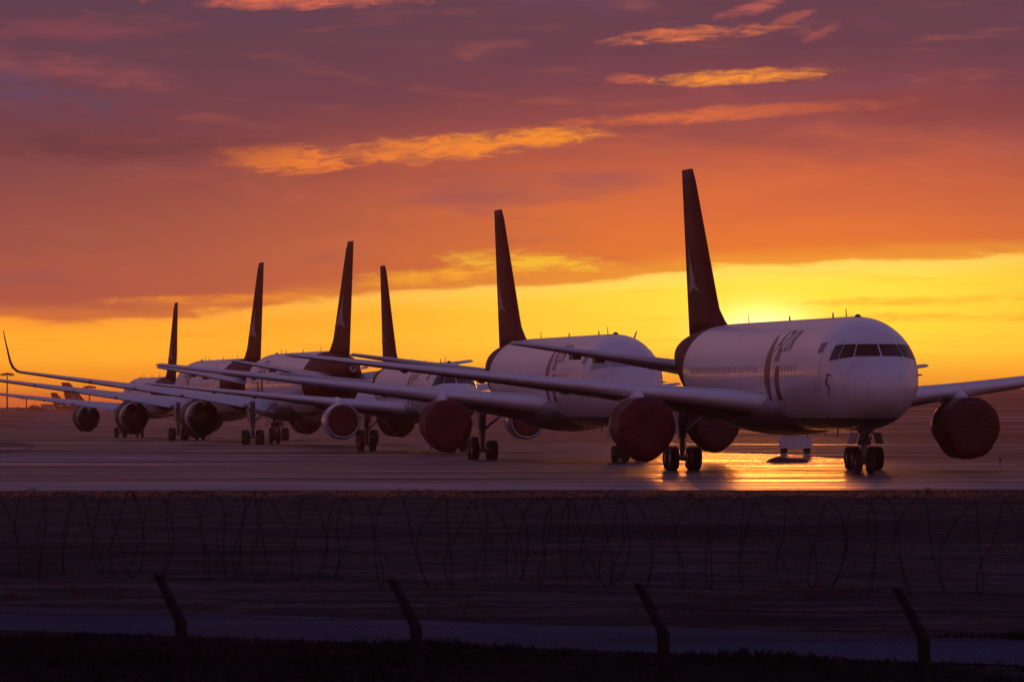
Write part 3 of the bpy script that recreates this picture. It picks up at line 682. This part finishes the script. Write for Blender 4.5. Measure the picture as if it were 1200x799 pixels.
    b_.tube([L(un, 0, zb(un) + .3), L(un, 0, 1.25 * k_)], .13 * k_, 12); b_.tube([L(un, 0, 1.3 * k_), L(un, 0, r_)], .085 * k_, 10)
    b_.tube([L(un, 0, 1.5 * k_), L(un - 1.5 * k_, 0, zb(un) + .1)], .07 * k_); b_.tube([L(un, -S['nb'], r_), L(un, S['nb'], r_)], .06)
    b_.tube([L(un, -.3, 1.45 * k_), L(un, .3, 1.45 * k_)], .11 * k_); b_.tube([L(un + .1, 0, 1.2 * k_), L(un + .4, 0, .95 * k_), L(un + .1, 0, .6 * k_)], .045)
    b_.box(L(un - .2, 0, 1.65 * k_), (.14, .62, .16))
    ng = b_.build('nose_landing_gear', M['gear'], root)
    for q in (-1, 1):
        wc = L(un, q * S['nb'], r_); hwid = .16 * k_ + .01
        MB().lathe(wc - Vector((0, hwid, 0)), (0, 1, 0), [(.02, r_ * .45), (0, r_ * .6), (.01, r_ * .86), (.05, r_ * .97), (.1, r_), (hwid * 2 - .1, r_), (hwid * 2 - .05, r_ * .97), (hwid * 2 - .01, r_ * .86), (hwid * 2, r_ * .6), (hwid * 2 - .02, r_ * .45)], 28).build('tyre', M['tyre'], ng, True)
        MB().lathe(wc - Vector((0, hwid - .03, 0)), (0, 1, 0), [(0, .01), (.02, r_ * .47), (hwid * 2 - .08, r_ * .47), (hwid * 2 - .06, .01)], 20).build('rim', M['rim'], ng, True)
        MB().box(L(un - .3, q * .62 * k_, zb(un) - .38), (1.7 * k_, .045, .55 * k_), Matrix.Rotation(q * R(-14), 3, 'X')).build('gear_door', M['belly'], ng)
    # antennas on the crown and below, beacon, probe
    for (uu, h_, ln, top) in ((9.5, .42, .10, 1), (12.6, .25, .3, 1), (23.5, .22, .35, 1), (34.5, .42, .08, 1), (11.5, -.35, .25, 0), (19, -.4, .10, 0), (14.5, -.3, .12, 0)):
        uu *= k_; zz = zt(uu) if top else zb(uu)
        sg_ = 1 if top else -1
        MB().add([L(uu, -.02, zz - .05 * sg_), L(uu + ln, -.02, zz - .05 * sg_), L(uu + ln, .02, zz - .05 * sg_), L(uu, .02, zz - .05 * sg_), L(uu + .12, -.012, zz + h_), L(uu + .12 + ln * .6, -.012, zz + h_), L(uu + .12 + ln * .6, .012, zz + h_), L(uu + .12, .012, zz + h_)],
                 [(0, 1, 2, 3), (4, 5, 6, 7), (0, 1, 5, 4), (1, 2, 6, 5), (2, 3, 7, 6), (3, 0, 4, 7)]).build('blade_antenna', M['gear'], fus)
    uu = 6.8 * k_; MB().lathe(L(uu, 0, zt(uu) - .02), (0, 0, 1), [(0, .16), (.08, .14), (.13, .08), (.15, .01)], 12).build('beacon', M['stripe'], fus, True)
    for sd_ in (1, -1):
        pz = zc - .1; pu = 3.0 * k_; p = L(pu, sd_ * (sv(pu, pz) + .12), pz)
        MB().tube([L(pu, sd_ * sv(pu, pz), pz), p, p + Vector((.28, 0, 0))], [.04, .035, .02], 8).build('pitot_probe', M['gear'], fus)
    return root

def place(S, Xm, Dm, away=False, hd=9.0):
    a = R(-90 + hd) if not away else R(90 + hd)
    return (Xm, Dm, gz(Xm, Dm) + .02), a
fleet = [
    (WIDE, 13.15, 386.5, False, 9.0, dict(cover='wrap'), 'nearest and largest white airliner, its dark tail fin beside the glow of the sun'),
    (WIDE, 2.8, 468.5, False, 8.8, dict(cover='wrap', shades=True), 'second white wide airliner from the right, nose ending behind the tail of the nearest one'),
    (NARROW, -6.7, 546.5, False, 7.6, dict(cover='plug'), 'slimmer white airliner third from the right with a bare silver engine lip'),
    (WIDE, -16.3, 620, True, 9.0, dict(cover='wrap', winglet=True), 'airliner seen from behind with an upswept winglet on its long left wing'),
    (WIDE, -26.0, 705, True, 9.0, dict(cover='wrap'), 'airliner seen from behind with no winglet, second from the left of the row'),
    (NARROW, -36.6, 790, True, 8.0, dict(cover='wrap'), 'farthest and leftmost airliner of the row, seen from behind with the shortest tail fin'),
]
planes = []
for i, (S, X, D, away, hd, kw, lab) in enumerate(fleet):
    loc, a = place(S, X, D, away, hd)
    planes.append(make_aircraft(S, lab, loc, a, -1 if away else 1, seed=i + 1, **kw))

# ------------------------------------------------------------------ things on the tarmac
def rounded_box(d, bev=.04):
    bm = bmesh.new(); bmesh.ops.create_cube(bm, size=1)
    for v in bm.verts: v.co = Vector((v.co.x * d[0], v.co.y * d[1], v.co.z * d[2] + d[2] / 2))
    bmesh.ops.bevel(bm, geom=bm.edges[:], offset=bev, segments=2, affect='EDGES'); return bm
def from_bm(name, bm, m_, parent=None, loc=(0, 0, 0)):
    me = bpy.data.meshes.new(name); bm.to_mesh(me); bm.free(); me.materials.append(m_)
    o = bpy.data.objects.new(name, me); o.location = loc; return link(o, parent)
bx, by = G(932, 531, .1)
M['container'] = mat('pale_container_paint', (.62, .62, .66), .4, var=.12, vscale=1.5)
u_ = empty('ground_unit', (bx, by, gz(bx, by)), R(4)); tag(u_, 'pale box-shaped ground unit on the grass behind the nose gear of the nearest airliner', 'ground unit')
from_bm('body', rounded_box((2.15, 1.3, .85), .05), M['container'], u_, (0, 0, .32))
from_bm('lid', rounded_box((2.22, 1.36, .08), .02), M['container'], u_, (0, 0, 1.17))
for x in (-.8, .8):
    for y in (-.55, .55):
        MB().lathe((x, y - .06, .2), (0, 1, 0), [(0, .01), (0, .2), (.12, .2), (.12, .01)], 16).build('wheel', M['tyre'], u_, True)
hx, hy = G(923, 541.5)
hv = []; hf = []; nu, nv = 28, 12
for i in range(nu + 1):
    for k in range(nv + 1):
        a, b = i / nu * 2 - 1, k / nv * 2 - 1
        e_ = max(0, 1 - a * a) ** .5 * max(0, 1 - b * b) ** .5
        prof = (.20 + .12 * math.exp(-((a + .45) / .35) ** 2)) * e_ ** .7
        prof *= 1 + .35 * noise.noise(Vector((a * 4, b * 3, 1.7)))
        hv.append((a * 1.25, b * .9 * (1 - .25 * a * a) + .1 * noise.noise(Vector((a * 3, b * 2, 0))), prof))
for i in range(nu):
    for k in range(nv): hf.append((i * (nv + 1) + k, (i + 1) * (nv + 1) + k, (i + 1) * (nv + 1) + k + 1, i * (nv + 1) + k + 1))
o = mesh('fabric_heap', hv, hf, M['cover2']); o.location = (hx, hy, .025); tag(o, 'low dark red heap of fabric lying on the shining tarmac below the nearest airliner', 'fabric heap')
# taxiway edge lights: short posts with a small head
for i, (px, py) in enumerate(((245, 517.5), (432, 525.5), (1172, 543), (505, 529.5))):
    x, y = G(px, py, .1); l_ = empty('taxiway_light', (x, y, gz(x, y) + .02))
    tag(l_, ['small taxiway edge light left of the winglet airliner main wheels', 'small taxiway edge light below the silver lipped engine', 'small taxiway edge light far right beyond the nose wheels', 'small taxiway edge light left of the second airliner wheels'][i], 'taxiway light', 'taxiway edge lights')
    MB().tube([(0, 0, 0), (0, 0, .22)], .03, 8).build('post', M['gear'], l_)
    MB().lathe((0, 0, .22), (0, 0, 1), [(0, .06), (.05, .07), (.1, .05), (.13, .01)], 12).build('lamp_head', M['glass'], l_, True)

# ------------------------------------------------------------------ far apron on the left
M['concrete'] = mat('far_concrete', (.3, .28, .28), .8, var=.1, vscale=.05)
M['mast'] = mat('mast_steel', (.12, .12, .13), .5, .5)
M['facade'] = mat('far_facade', (.35, .33, .34), .7, var=.12, vscale=.1)
def copy_tree(o, parent=None):
    c = o.copy(); COL.objects.link(c); c.parent = parent
    if parent: c.matrix_parent_inverse = o.matrix_parent_inverse.copy()
    for ch in o.children: copy_tree(ch, c)
    return c
def atpx(px, D): return ((px - 600) * D / F, D)
proto = make_aircraft(NARROW, 'tiny parked airliner on the far apron just left of the nearest hanging engine', (0, 0, 0), 0, 1, cover='plug', detail=False, seed=30)
fars = [(84 + 66, 2650, 12, 1.0, -.4, 'tiny parked airliner on the far apron just left of the hanging leftmost engine'),
        (64 + 50, 3000, 16, .80, -.3, 'tiny parked airliner on the far apron with its fin beside the low dark building'),
        (2 - 60, 2700, 170, .75, 0.3, 'tiny parked airliner on the far apron cut by the left edge'),
        (1180 + 45, 3300, 8, .9, .6, 'tiny airliner fin showing beyond the right wing on the horizon')]
for i, (px, D, rz, sc, zz, lab) in enumerate(fars):
    o = proto if i == 0 else copy_tree(proto)
    o.location = atpx(px, D) + (zz,); o.rotation_euler.z = R(rz); o.scale = (sc, sc, sc); o['label'] = lab; o['group'] = 'small airliners on the far apron'
def light_mast(px, D, h, lab):
    x, y = atpx(px, D); z = gz(x, y) - .2; t_ = empty('light_mast', (x, y, z)); tag(t_, lab, 'light mast', 'tall apron light masts')
    MB().tube([(0, 0, 0), (0, 0, h)], [.35, .2], 10).build('pole', M['mast'], t_)
    MB().lathe((0, 0, h - .2), (0, 0, 1), [(0, .3), (.1, 2.0), (.5, 2.2), (.7, .5), (.9, .1)], 16).build('lamp_crown', M['mast'], t_, True)
    for k in range(6):
        a = k * math.pi / 3; MB().box((2.0 * math.cos(a), 2.0 * math.sin(a), h - .25), (.7, .5, .5)).build('floodlight', M['mast'], t_)
light_mast(8.5, 2600, 15.6, 'tall apron light mast at the far left edge of the picture')
light_mast(105, 2700, 11.6, 'apron light mast whose head shows between the wings above the hanging engine')
light_mast(31, 2900, 8.3, 'short slender mast between the far parked airliners')
def building(px, D, w_, d_, h, lab, bays):
    x, y = atpx(px, D); z = gz(x, y) - 1; t_ = empty('terminal_building', (x, y, z)); tag(t_, lab, 'building')
    MB().box((0, 0, h / 2 + .5), (w_, d_, h + 1)).build('wall', M['facade'], t_)
    MB().box((0, 0, h + 1.15), (w_ + .6, d_ + .6, .3)).build('roof', M['concrete'], t_)
    for k in range(bays):
        xx = -w_ / 2 + w_ * (k + .5) / bays
        MB().box((xx, -d_ / 2 - .02, h * .6 + .8), (w_ / bays * .7, .1, h * .3)).build('window', M['glass'], t_)
building(56, 3100, 5, 8, 5.6, 'low dark apron building left of the parked airliner fins', 4)
building(20, 3200, 22, 12, 4.3, 'long low pale building behind the apron at the far left', 10)
building(118, 3100, 14, 12, 4.8, 'pale low building behind the hanging engine of the farthest airliner', 6)
building(160, 3300, 16, 12, 4.2, 'long low building hidden mostly behind the leftmost engine row', 6)
# a boarding stair
x, y = atpx(92, 2500); st_ = empty('boarding_stairs', (x, y, gz(x, y) - .3)); tag(st_, 'small boarding stairs truck standing beside the far parked airliner', 'boarding stairs')
MB().box((0, 0, .9), (4.2, 1.8, .9)).build('truck_body', M['facade'], st_)
b_ = MB()
for k in range(9): b_.box((-1.6 + k * .4, 0, 1.4 + k * .3), (.5, 1.3, .12))
b_.tube([(-1.8, -.7, 2.2), (1.8, -.7, 4.9)], .06); b_.tube([(-1.8, .7, 2.2), (1.8, .7, 4.9)], .06); b_.tube([(1.4, 0, 1.2), (1.4, 0, 3.6)], .12)
b_.build('stair_flight', M['mast'], st_)
for xx in (-1.4, 1.4): MB().lathe((xx, -.95, .42), (0, 1, 0), [(0, .01), (0, .42), (.3, .42), (.3, .01)], 16).build('wheel', M['tyre'], st_, True)
# line of small trees on the horizon
M['leaf'] = mat('dusk_foliage', (.05, .06, .03), .8, var=.4, vscale=.8)
M['bark'] = mat('bark', (.08, .06, .045), .9)
def tree(x, y, z, h, lab, rs):
    t_ = empty('tree', (x, y, z)); tag(t_, lab, 'tree', 'small trees along the horizon')
    b_ = MB(); b_.tube([(0, 0, 0), (.1, 0, h * .4), (0, .1, h * .75)], [h * .04, h * .03, h * .01], 6)
    for k in range(4):
        a = rs.uniform(0, 6.3); b_.tube([(0, 0, h * (.3 + .1 * k)), (h * .22 * math.cos(a), h * .22 * math.sin(a), h * (.5 + .1 * k))], [h * .018, h * .006], 5)
    b_.build('trunk', M['bark'], t_)
    v = []; f = []
    cl = [(Vector((rs.gauss(0, h * .17), rs.gauss(0, h * .17), h * rs.uniform(.42, .88))), h * rs.uniform(.10, .19)) for _ in range(14)]
    for c, r_ in cl:
        for _ in range(70):
            d = Vector((rs.gauss(0, 1), rs.gauss(0, 1), rs.gauss(0, 1))).normalized() * r_ * rs.uniform(.4, 1); p = c + d
            a = Vector((rs.gauss(0, 1), rs.gauss(0, 1), rs.gauss(0, 1))).normalized() * h * .035; b2 = a.cross(Vector((rs.gauss(0, 1), rs.gauss(0, 1), 1))).normalized() * h * .03
            n0 = len(v); v += [p - a, p + b2, p + a, p - b2]; f.append((n0, n0 + 1, n0 + 2, n0 + 3))
    mesh('crown', v, f, M['leaf'], t_, smooth=False, fix=False)
rs = random.Random(5)
for i, px in enumerate((36, 39.5, 43, 47, 22, 27, 112, 122)):
    x, y = atpx(px, 2950 + i * 15)
    tree(x, y, gz(x, y) - 1.5, rs.uniform(5.6, 7.4), 'small rounded tree in the row along the horizon behind the far left apron', rs)

# ------------------------------------------------------------------ perimeter fence
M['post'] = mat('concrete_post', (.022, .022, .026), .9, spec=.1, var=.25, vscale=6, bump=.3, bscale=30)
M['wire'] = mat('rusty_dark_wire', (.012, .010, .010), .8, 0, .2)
fence = empty('perimeter_fence', (0, 75, -1.15)); tag(fence, 'dark perimeter fence of cranked posts, wire mesh and razor wire coil across the foreground', 'fence')
fO = Vector((0, -75, 1.15))
P0, P3 = Vector((-3.57, 77.7)), Vector((3.62, 72.0)); dF = (P3 - P0) / 3
fdir = Vector((dF.x, dF.y, 0)).normalized(); fn = Vector((fdir.y, -fdir.x, 0))
if fn.y > 0: fn = -fn
def fp(i, z): q = P0 + dF * i; return Vector((q.x, q.y, z)) + fO
armt = lambda i: fp(i, CAMZ - 1.632) ; 
for i in range(-1, 5):
    b_ = MB(); foot = fp(i, -1.2); bend = fp(i, .80) + fdir * .29; tip = fp(i, 1.27) - fdir * .02
    foot = foot + fdir * .36
    # square section post with cranked arm
    ring = []
    for p, s_ in ((foot, .052), (bend, .047), (tip, .036)):
        ring.append([p + fdir * (a * s_) + fn * (b * s_) for a, b in ((-1, -1), (1, -1), (1, 1), (-1, 1))])
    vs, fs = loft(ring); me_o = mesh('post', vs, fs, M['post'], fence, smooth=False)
    bv = me_o.modifiers.new('b', 'BEVEL'); bv.width = .012; bv.segments = 2
for k, (z, off) in enumerate(((1.25, -.02), (1.05, .12), (.88, .24), (.55, .34), (-.6, .38))):
    rs = random.Random(k); pts_ = []
    for j in range(0, 61):
        t_ = -1 + 5 * j / 60; sag = -.03 * math.sin(math.pi * (t_ % 1)); pts_.append(fp(t_, z + sag) + fdir * off + fn * .06)
    b_ = MB(); b_.tube(pts_, .0035, 5)
    if k < 3:
        for j in range(0, 150):
            t_ = -1 + 5 * (j + .5) / 150; p = fp(t_, z - .03 * math.sin(math.pi * (t_ % 1))) + fdir * off + fn * .06
            a = Vector((rs.gauss(0, 1), rs.gauss(0, 1), rs.gauss(0, 1))).normalized() * .02; b_.tube([p - a, p + a], .0018, 3, False)
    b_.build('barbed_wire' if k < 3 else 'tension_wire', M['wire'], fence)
# diagonal wire netting
b_ = MB(); H0, H1 = -1.1, .84; hgt = H1 - H0; Lm = 5 * dF.length; pitch = .058; nn_ = int((Lm + hgt) / pitch)
base = fp(-1, 0)
for d_ in (1, -1):
    for j in range(nn_):
        s0 = j * pitch - hgt
        a0, a1 = s0, s0 + hgt; z0, z1 = (H0, H1) if d_ > 0 else (H1, H0)
        if a1 <= 0 or a0 >= Lm: continue
        if a0 < 0: z0 += (z1 - z0) * (-a0 / hgt); a0 = 0
        if a1 > Lm: z1 = z0 + (z1 - z0) * ((Lm - a0) / (a1 - a0)); a1 = Lm
        b_.tube([base + fdir * a0 + Vector((0, 0, z0)) + fn * (.07 + .002 * d_), base + fdir * a1 + Vector((0, 0, z1)) + fn * (.07 + .002 * d_)], .0017, 3, False)
b_.build('wire_netting', M['wire'], fence)
# razor coil
rs = random.Random(11)
for coil in range(1):
    b_ = MB(); pts_ = []; turns = 44; per = 22; Lc = 5 * dF.length; s_ = 0; zc0 = 1.68 if coil == 0 else 1.63
    jit = [rs.uniform(.5, 1.5) for _ in range(turns + 1)]; tot = sum(jit[:turns]); pos = 0
    rr = [rs.uniform(.88, 1.08) for _ in range(turns + 2)]
    for tn in range(turns):
        for q in range(per):
            f_ = q / per; th = 2 * math.pi * f_ + coil * 2.2
            r_ = .44 * (rr[tn] * (1 - f_) + rr[tn + 1] * f_)
            along = (pos + jit[tn] * f_) / tot * Lc
            pts_.append(base + fdir * (along + .10 * math.sin(th) * math.cos(tn * 1.7) + .05 * math.sin(2 * th + tn)) + Vector((0, 0, zc0 - .02 + r_ * math.sin(th))) + fn * (r_ * .28 * math.cos(th)))
        pos += jit[tn]
    b_.tube(pts_, .0046, 4, False)
    for j in range(0, len(pts_) - 1, 2):
        d = (pts_[j + 1] - pts_[j]).normalized(); o_ = d.orthogonal().normalized()
        b_.tube([pts_[j] - d * .012 + o_ * .014, pts_[j] + d * .012 - o_ * .014], .0035, 3, False)
    b_.build('razor_coil', M['wire'], fence)

# ------------------------------------------------------------------ grass blades
def blades(name, lab_kind, n, y0, y1, h0, h1, mt, xw=.075, seed=1, dens_noise=.4, wfac=1.0, avoid=None):
    rs = random.Random(seed); v = []; f = []
    while len(f) < n:
        y = math.sqrt(rs.uniform(y0 * y0, y1 * y1)); x = rs.uniform(-xw, xw) * y
        if avoid and avoid(x, y): continue
        nz = noise.noise(Vector((x * .5, y * .12, 3.0 + seed)))
        if nz < rs.uniform(-.6, dens_noise): continue
        z = gz(x, y); h = rs.uniform(h0, h1) * (.7 + .9 * max(0, nz)); 
        for q in range(rs.randint(3, 6)):
            a = rs.uniform(0, math.pi); wv = Vector((math.cos(a), math.sin(a), 0)) * h * .05 * wfac; ln = Vector((rs.gauss(0, .35), rs.gauss(0, .35), 1)) * h * rs.uniform(.6, 1)
            p = Vector((x + rs.gauss(0, .05), y + rs.gauss(0, .05), z)); mid = p + ln * .55; n0 = len(v)
            v += [p - wv, p + wv, mid + wv * .7, mid - wv * .7, p + ln + Vector((ln.x, ln.y, 0)) * .4]
            f += [(n0, n0 + 1, n0 + 2, n0 + 3), (n0 + 3, n0 + 2, n0 + 4)]
    o = mesh(name, v, f, mt, smooth=False, fix=False); tag(o, lab_kind[0], lab_kind[1], kind='stuff'); return o
M['blade'] = mat('dry_grass_blades', (.055, .046, .040), .8, spec=.05, var=.5, vscale=.6)
M['weed'] = mat('dark_weed_leaves', (.006, .008, .007), .85, spec=.15, var=.5, vscale=1.5)
for mm, colr, f_ in ((M['blade'], (.10, .05, .03, 1), .5), (M['weed'], (.01, .01, .01, 1), .2)):
    q = NT(mm.node_tree); tr = q.new('ShaderNodeBsdfTranslucent'); tr.inputs[0].default_value = colr; mx = q.new('ShaderNodeMixShader'); mx.inputs[0].default_value = f_
    q.l.new(q.n['Principled BSDF'].outputs[0], mx.inputs[1]); q.l.new(tr.outputs[0], mx.inputs[2]); q.l.new(mx.outputs[0], q.n['Material Output'].inputs[0])
M['blade_lit'] = M['blade'].copy(); M['blade_lit'].name = 'sun_tinted_verge_blades'
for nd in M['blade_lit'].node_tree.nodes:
    if nd.type == 'BSDF_TRANSLUCENT': nd.inputs[0].default_value = (.75, .38, .20, 1)  # low sunlight on the verge, put into a brighter translucent colour
def on_road(x, y):                  # between the two road edges
    a = Vector(G(-260, 702.5)); b = Vector(G(1460, 760.5)); c = Vector(G(1460, 790)); d = Vector(G(-260, 731))
    side1 = (b.x - a.x) * (y - a.y) - (b.y - a.y) * (x - a.x); side2 = (c.x - d.x) * (y - d.y) - (c.y - d.y) * (x - d.x)
    return side1 < 0 and side2 > 0
blades('grass', ('short dry grass between the perimeter road and the taxiway', 'grass'), 90000, 90, 272, .05, .13, M['blade'], seed=2, avoid=on_road)
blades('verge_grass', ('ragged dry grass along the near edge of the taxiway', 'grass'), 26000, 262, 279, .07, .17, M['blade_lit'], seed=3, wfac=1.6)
blades('tall_grass', ('scattered taller tufts standing on the taxiway verge', 'grass'), 2200, 250, 279, .10, .26, M['blade'], seed=9, wfac=1.2)
blades('weeds', ('dark tall weeds on the bank below the perimeter road', 'weeds'), 60000, 79, 100, .05, .16, M['weed'], seed=4, avoid=lambda x, y: on_road(x, y - .6) or on_road(x, y), wfac=1.8)
# ------------------------------------------------------------------ haze
hz = mat('haze_air', (1, 1, 1)); nt = NT(hz.node_tree); nt.n.clear()
pv_ = nt.new('ShaderNodeVolumePrincipled'); pv_.inputs['Color'].default_value = (.95, .50, .36, 1); pv_.inputs['Density'].default_value = .0001; pv_.inputs['Anisotropy'].default_value = .62
ou = nt.new('ShaderNodeOutputMaterial'); nt.l.new(pv_.outputs[0], ou.inputs['Volume'])
HAZE = MB().box((0, 6600, 13.5), (17000, 15200, 33)).build('haze', hz); tag(HAZE, 'thin warm evening haze over the airfield', 'haze', kind='stuff')
